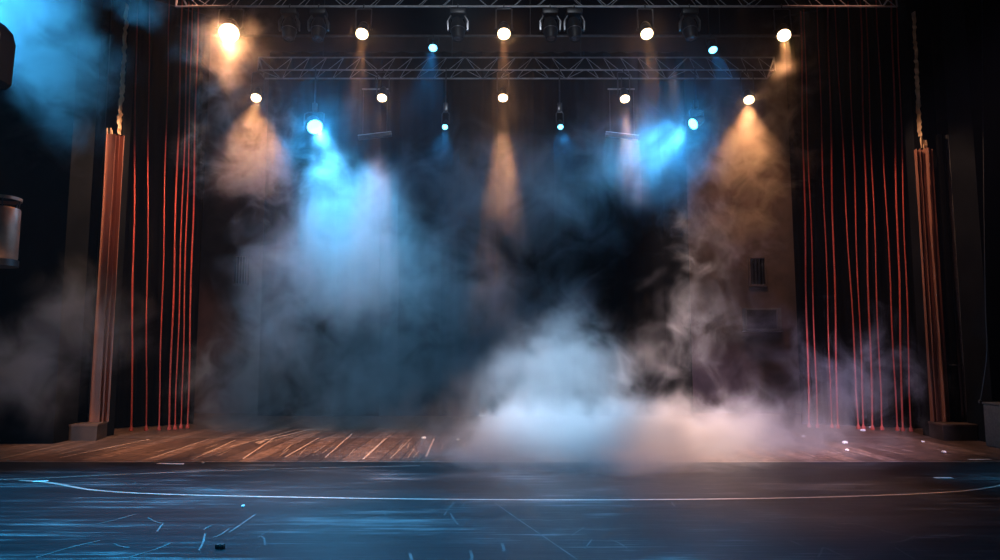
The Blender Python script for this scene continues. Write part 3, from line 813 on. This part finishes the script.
# thin even haze in the whole room
w = bpy.data.worlds.new('stage_air'); SC.world = w; w.use_nodes = True
nt = w.node_tree; nt.nodes.clear()
wo = N(nt, 'ShaderNodeOutputWorld'); bg = N(nt, 'ShaderNodeBackground'); bg.inputs[0].default_value = (0, 0, 0, 1); bg.inputs[1].default_value = 0
nt.links.new(bg.outputs[0], wo.inputs['Surface'])
vs = N(nt, 'ShaderNodeVolumeScatter'); vs.inputs['Density'].default_value = .001; vs.inputs['Anisotropy'].default_value = .6
nt.links.new(vs.outputs[0], wo.inputs['Volume'])

# ------------------------------------------------------------------ light
for kind, px, L, aim in LIT:
    if kind == 'w1':
        big = px == 229; end = px in (229, 784)
        add_light('par_beam', 'SPOT', L, 1300 if end else 1900, WARM, (aim.x * .8, -.30, -.95), 40 if end else 22, .8, .05)
        add_light('par_spill', 'SPOT', L, 420 if big else 30, WARM, aim, 150, .6, .08)
    elif kind == 'w2':
        end = px in (256, 749)
        add_light('par_beam', 'SPOT', L, 520 if end else (700 if px in (382, 625) else 1400), WARM, ((.10 if px < 500 else -.16), -.28, -.95) if end else (0, -.30, -.95), 62 if end else 22, .8, .05)
        add_light('par_spill', 'SPOT', L, 25, WARM, aim, 150, .6, .08)
    elif kind == 'b1':
        add_light('blue_beam', 'SPOT', L, 420, BLUE, aim, 30, .9, .04)
    elif kind == 'b2':
        add_light('blue_beam', 'SPOT', L, 150, BLUE, aim, 30, .7, .03)
    elif kind == 'B':
        add_light('blue_flood_beam', 'SPOT', L, 2700 if px == 316 else 1800, (.085, .42, .80), (.40, -.42, -.80) if px == 316 else aim, 58 if px == 316 else 46, .8, .07)
        add_light('blue_flood_spill', 'SPOT', L, 420, (.02, .36, .9), aim, 150, .6, .07)
# spots with no seen fixture, most added to light smoke, floor, cords, drapes
def unseen_light(loc, target, power, col, size, blend=.7, rad=.12):
    add_light('unseen_spot', 'SPOT', loc, power, col, Vector(target) - Vector(loc), size, blend, rad)
unseen_light((-9.6, 10.0, 8.1), (-5.8, 11.2, 5.7), 4200, (.05, .40, .85), 44)         # corner blue
unseen_light((-.6, 4.0, 5.2), at(562, 400, 11.8), 33000, (.46, .70, .97), 23, 1)       # cool white on the fog from the front
unseen_light((4.2, 16.5, 8.5), at(690, 432, 12.0), 16000, (1.0, .72, .68), 20, 1)     # warm backlight into the fog
unseen_light((6.0, 4.5, 6.2), at(790, 385, 13.0), 9500, (.70, .58, 1.0), 34)         # violet wash on the fog, right
unseen_light((-6.0, 6.0, 9.8), (-5.0, 6.8, 0), 17000, (.012, .42, .90), 40)            # blue on the floor, left
unseen_light((-1.5, 5.5, 9.8), (-1.0, 7.0, 0), 8500, (.02, .43, .90), 44)             # blue on the floor, middle
unseen_light((-9.2, 14.5, 3.6), (-7.4, 14.8, 2.0), 110, (1.0, .50, .27), 70)          # low side light on the left cords
unseen_light((9.8, 14.5, 3.6), (7.6, 14.8, 1.8), 60, (1.0, .50, .30), 70)            # low side light on the right cords
for k, (x, pw) in enumerate(((-6.9, 1600), (-5.7, 5200), (-3.9, 6000), (-2.1, 5200), (-.4, 3000), (3.3, 2600), (5.2, 3000), (6.8, 1100))):
    unseen_light((x * .82, 3.6, 5.2), (x, 12.5, 0), pw * 2.2, (1.0, .57, .36), 15, 1)       # row of added warm spots on the planks
unseen_light((-2.4, 4.5, 5.6), (-3.5, 15.0, 2.2), 9500, (.24, .55, .88), 34, 1)       # cool wash on low smoke
unseen_light((1.2, 6.0, 8.8), (1.3, 9.1, 0), 3200, (.04, .42, .95), 26, 1)              # blue patch on the floor before the fog
unseen_light((0, 2.0, 8.8), (0, 12.0, 7.0), 1500, (.80, .88, 1.0), 58, 1)                # added cool fill on the rig
unseen_light((7.5, 5.5, 8.8), (7.2, 8.6, 0), 5000, (.012, .42, .85), 24, 1)             # teal patch on the floor, far right
unseen_light((-9.0, 5.0, 6.0), at(60, 350, 11.9), 2600, (.40, .60, 1.0), 24, 1)            # cool light on the low smoke at left
unseen_light((-4.0, 9.6, 9.8), at(165, 230, 15.0), 2000, (1.0, .42, .28), 26)        # added warm light on the cords, left
unseen_light((4.6, 9.6, 9.8), at(850, 250, 15.0), 750, (1.0, .42, .28), 32)         # added warm light on the cords, right
unseen_light((5.6, 15.6, 9.8), at(742, 215, 19.0), 1300, (1.0, .55, .34), 46, 1)          # warm wash down the brown wall
dl, dr = at(110, 250, 13.6), at(926, 260, 13.6)
unseen_light((dl.x + 2.6, 13.0, 8.4), dl, 1700, (1.0, .60, .36), 50, .5)              # added warm light on the left drape and gilt edge
unseen_light((dr.x - 2.6, 13.0, 8.4), dr, 800, (1.0, .60, .40), 50, .5)              # added warm light on the right drape and gilt edge

# ------------------------------------------------------------------ render look
SC.view_settings.view_transform = 'Standard'
SC.view_settings.look = 'None'
SC.view_settings.exposure = 0.0
SC.view_settings.gamma = 1.0
SC.view_settings.use_curve_mapping = False
SC.cycles.volume_bounces = 0
SC.cycles.volume_step_rate = 1.0
SC.cycles.max_bounces = 4
SC.cycles.diffuse_bounces = 2
SC.cycles.glossy_bounces = 2
SC.cycles.sample_clamp_indirect = 4
SC.cycles.use_denoising = True
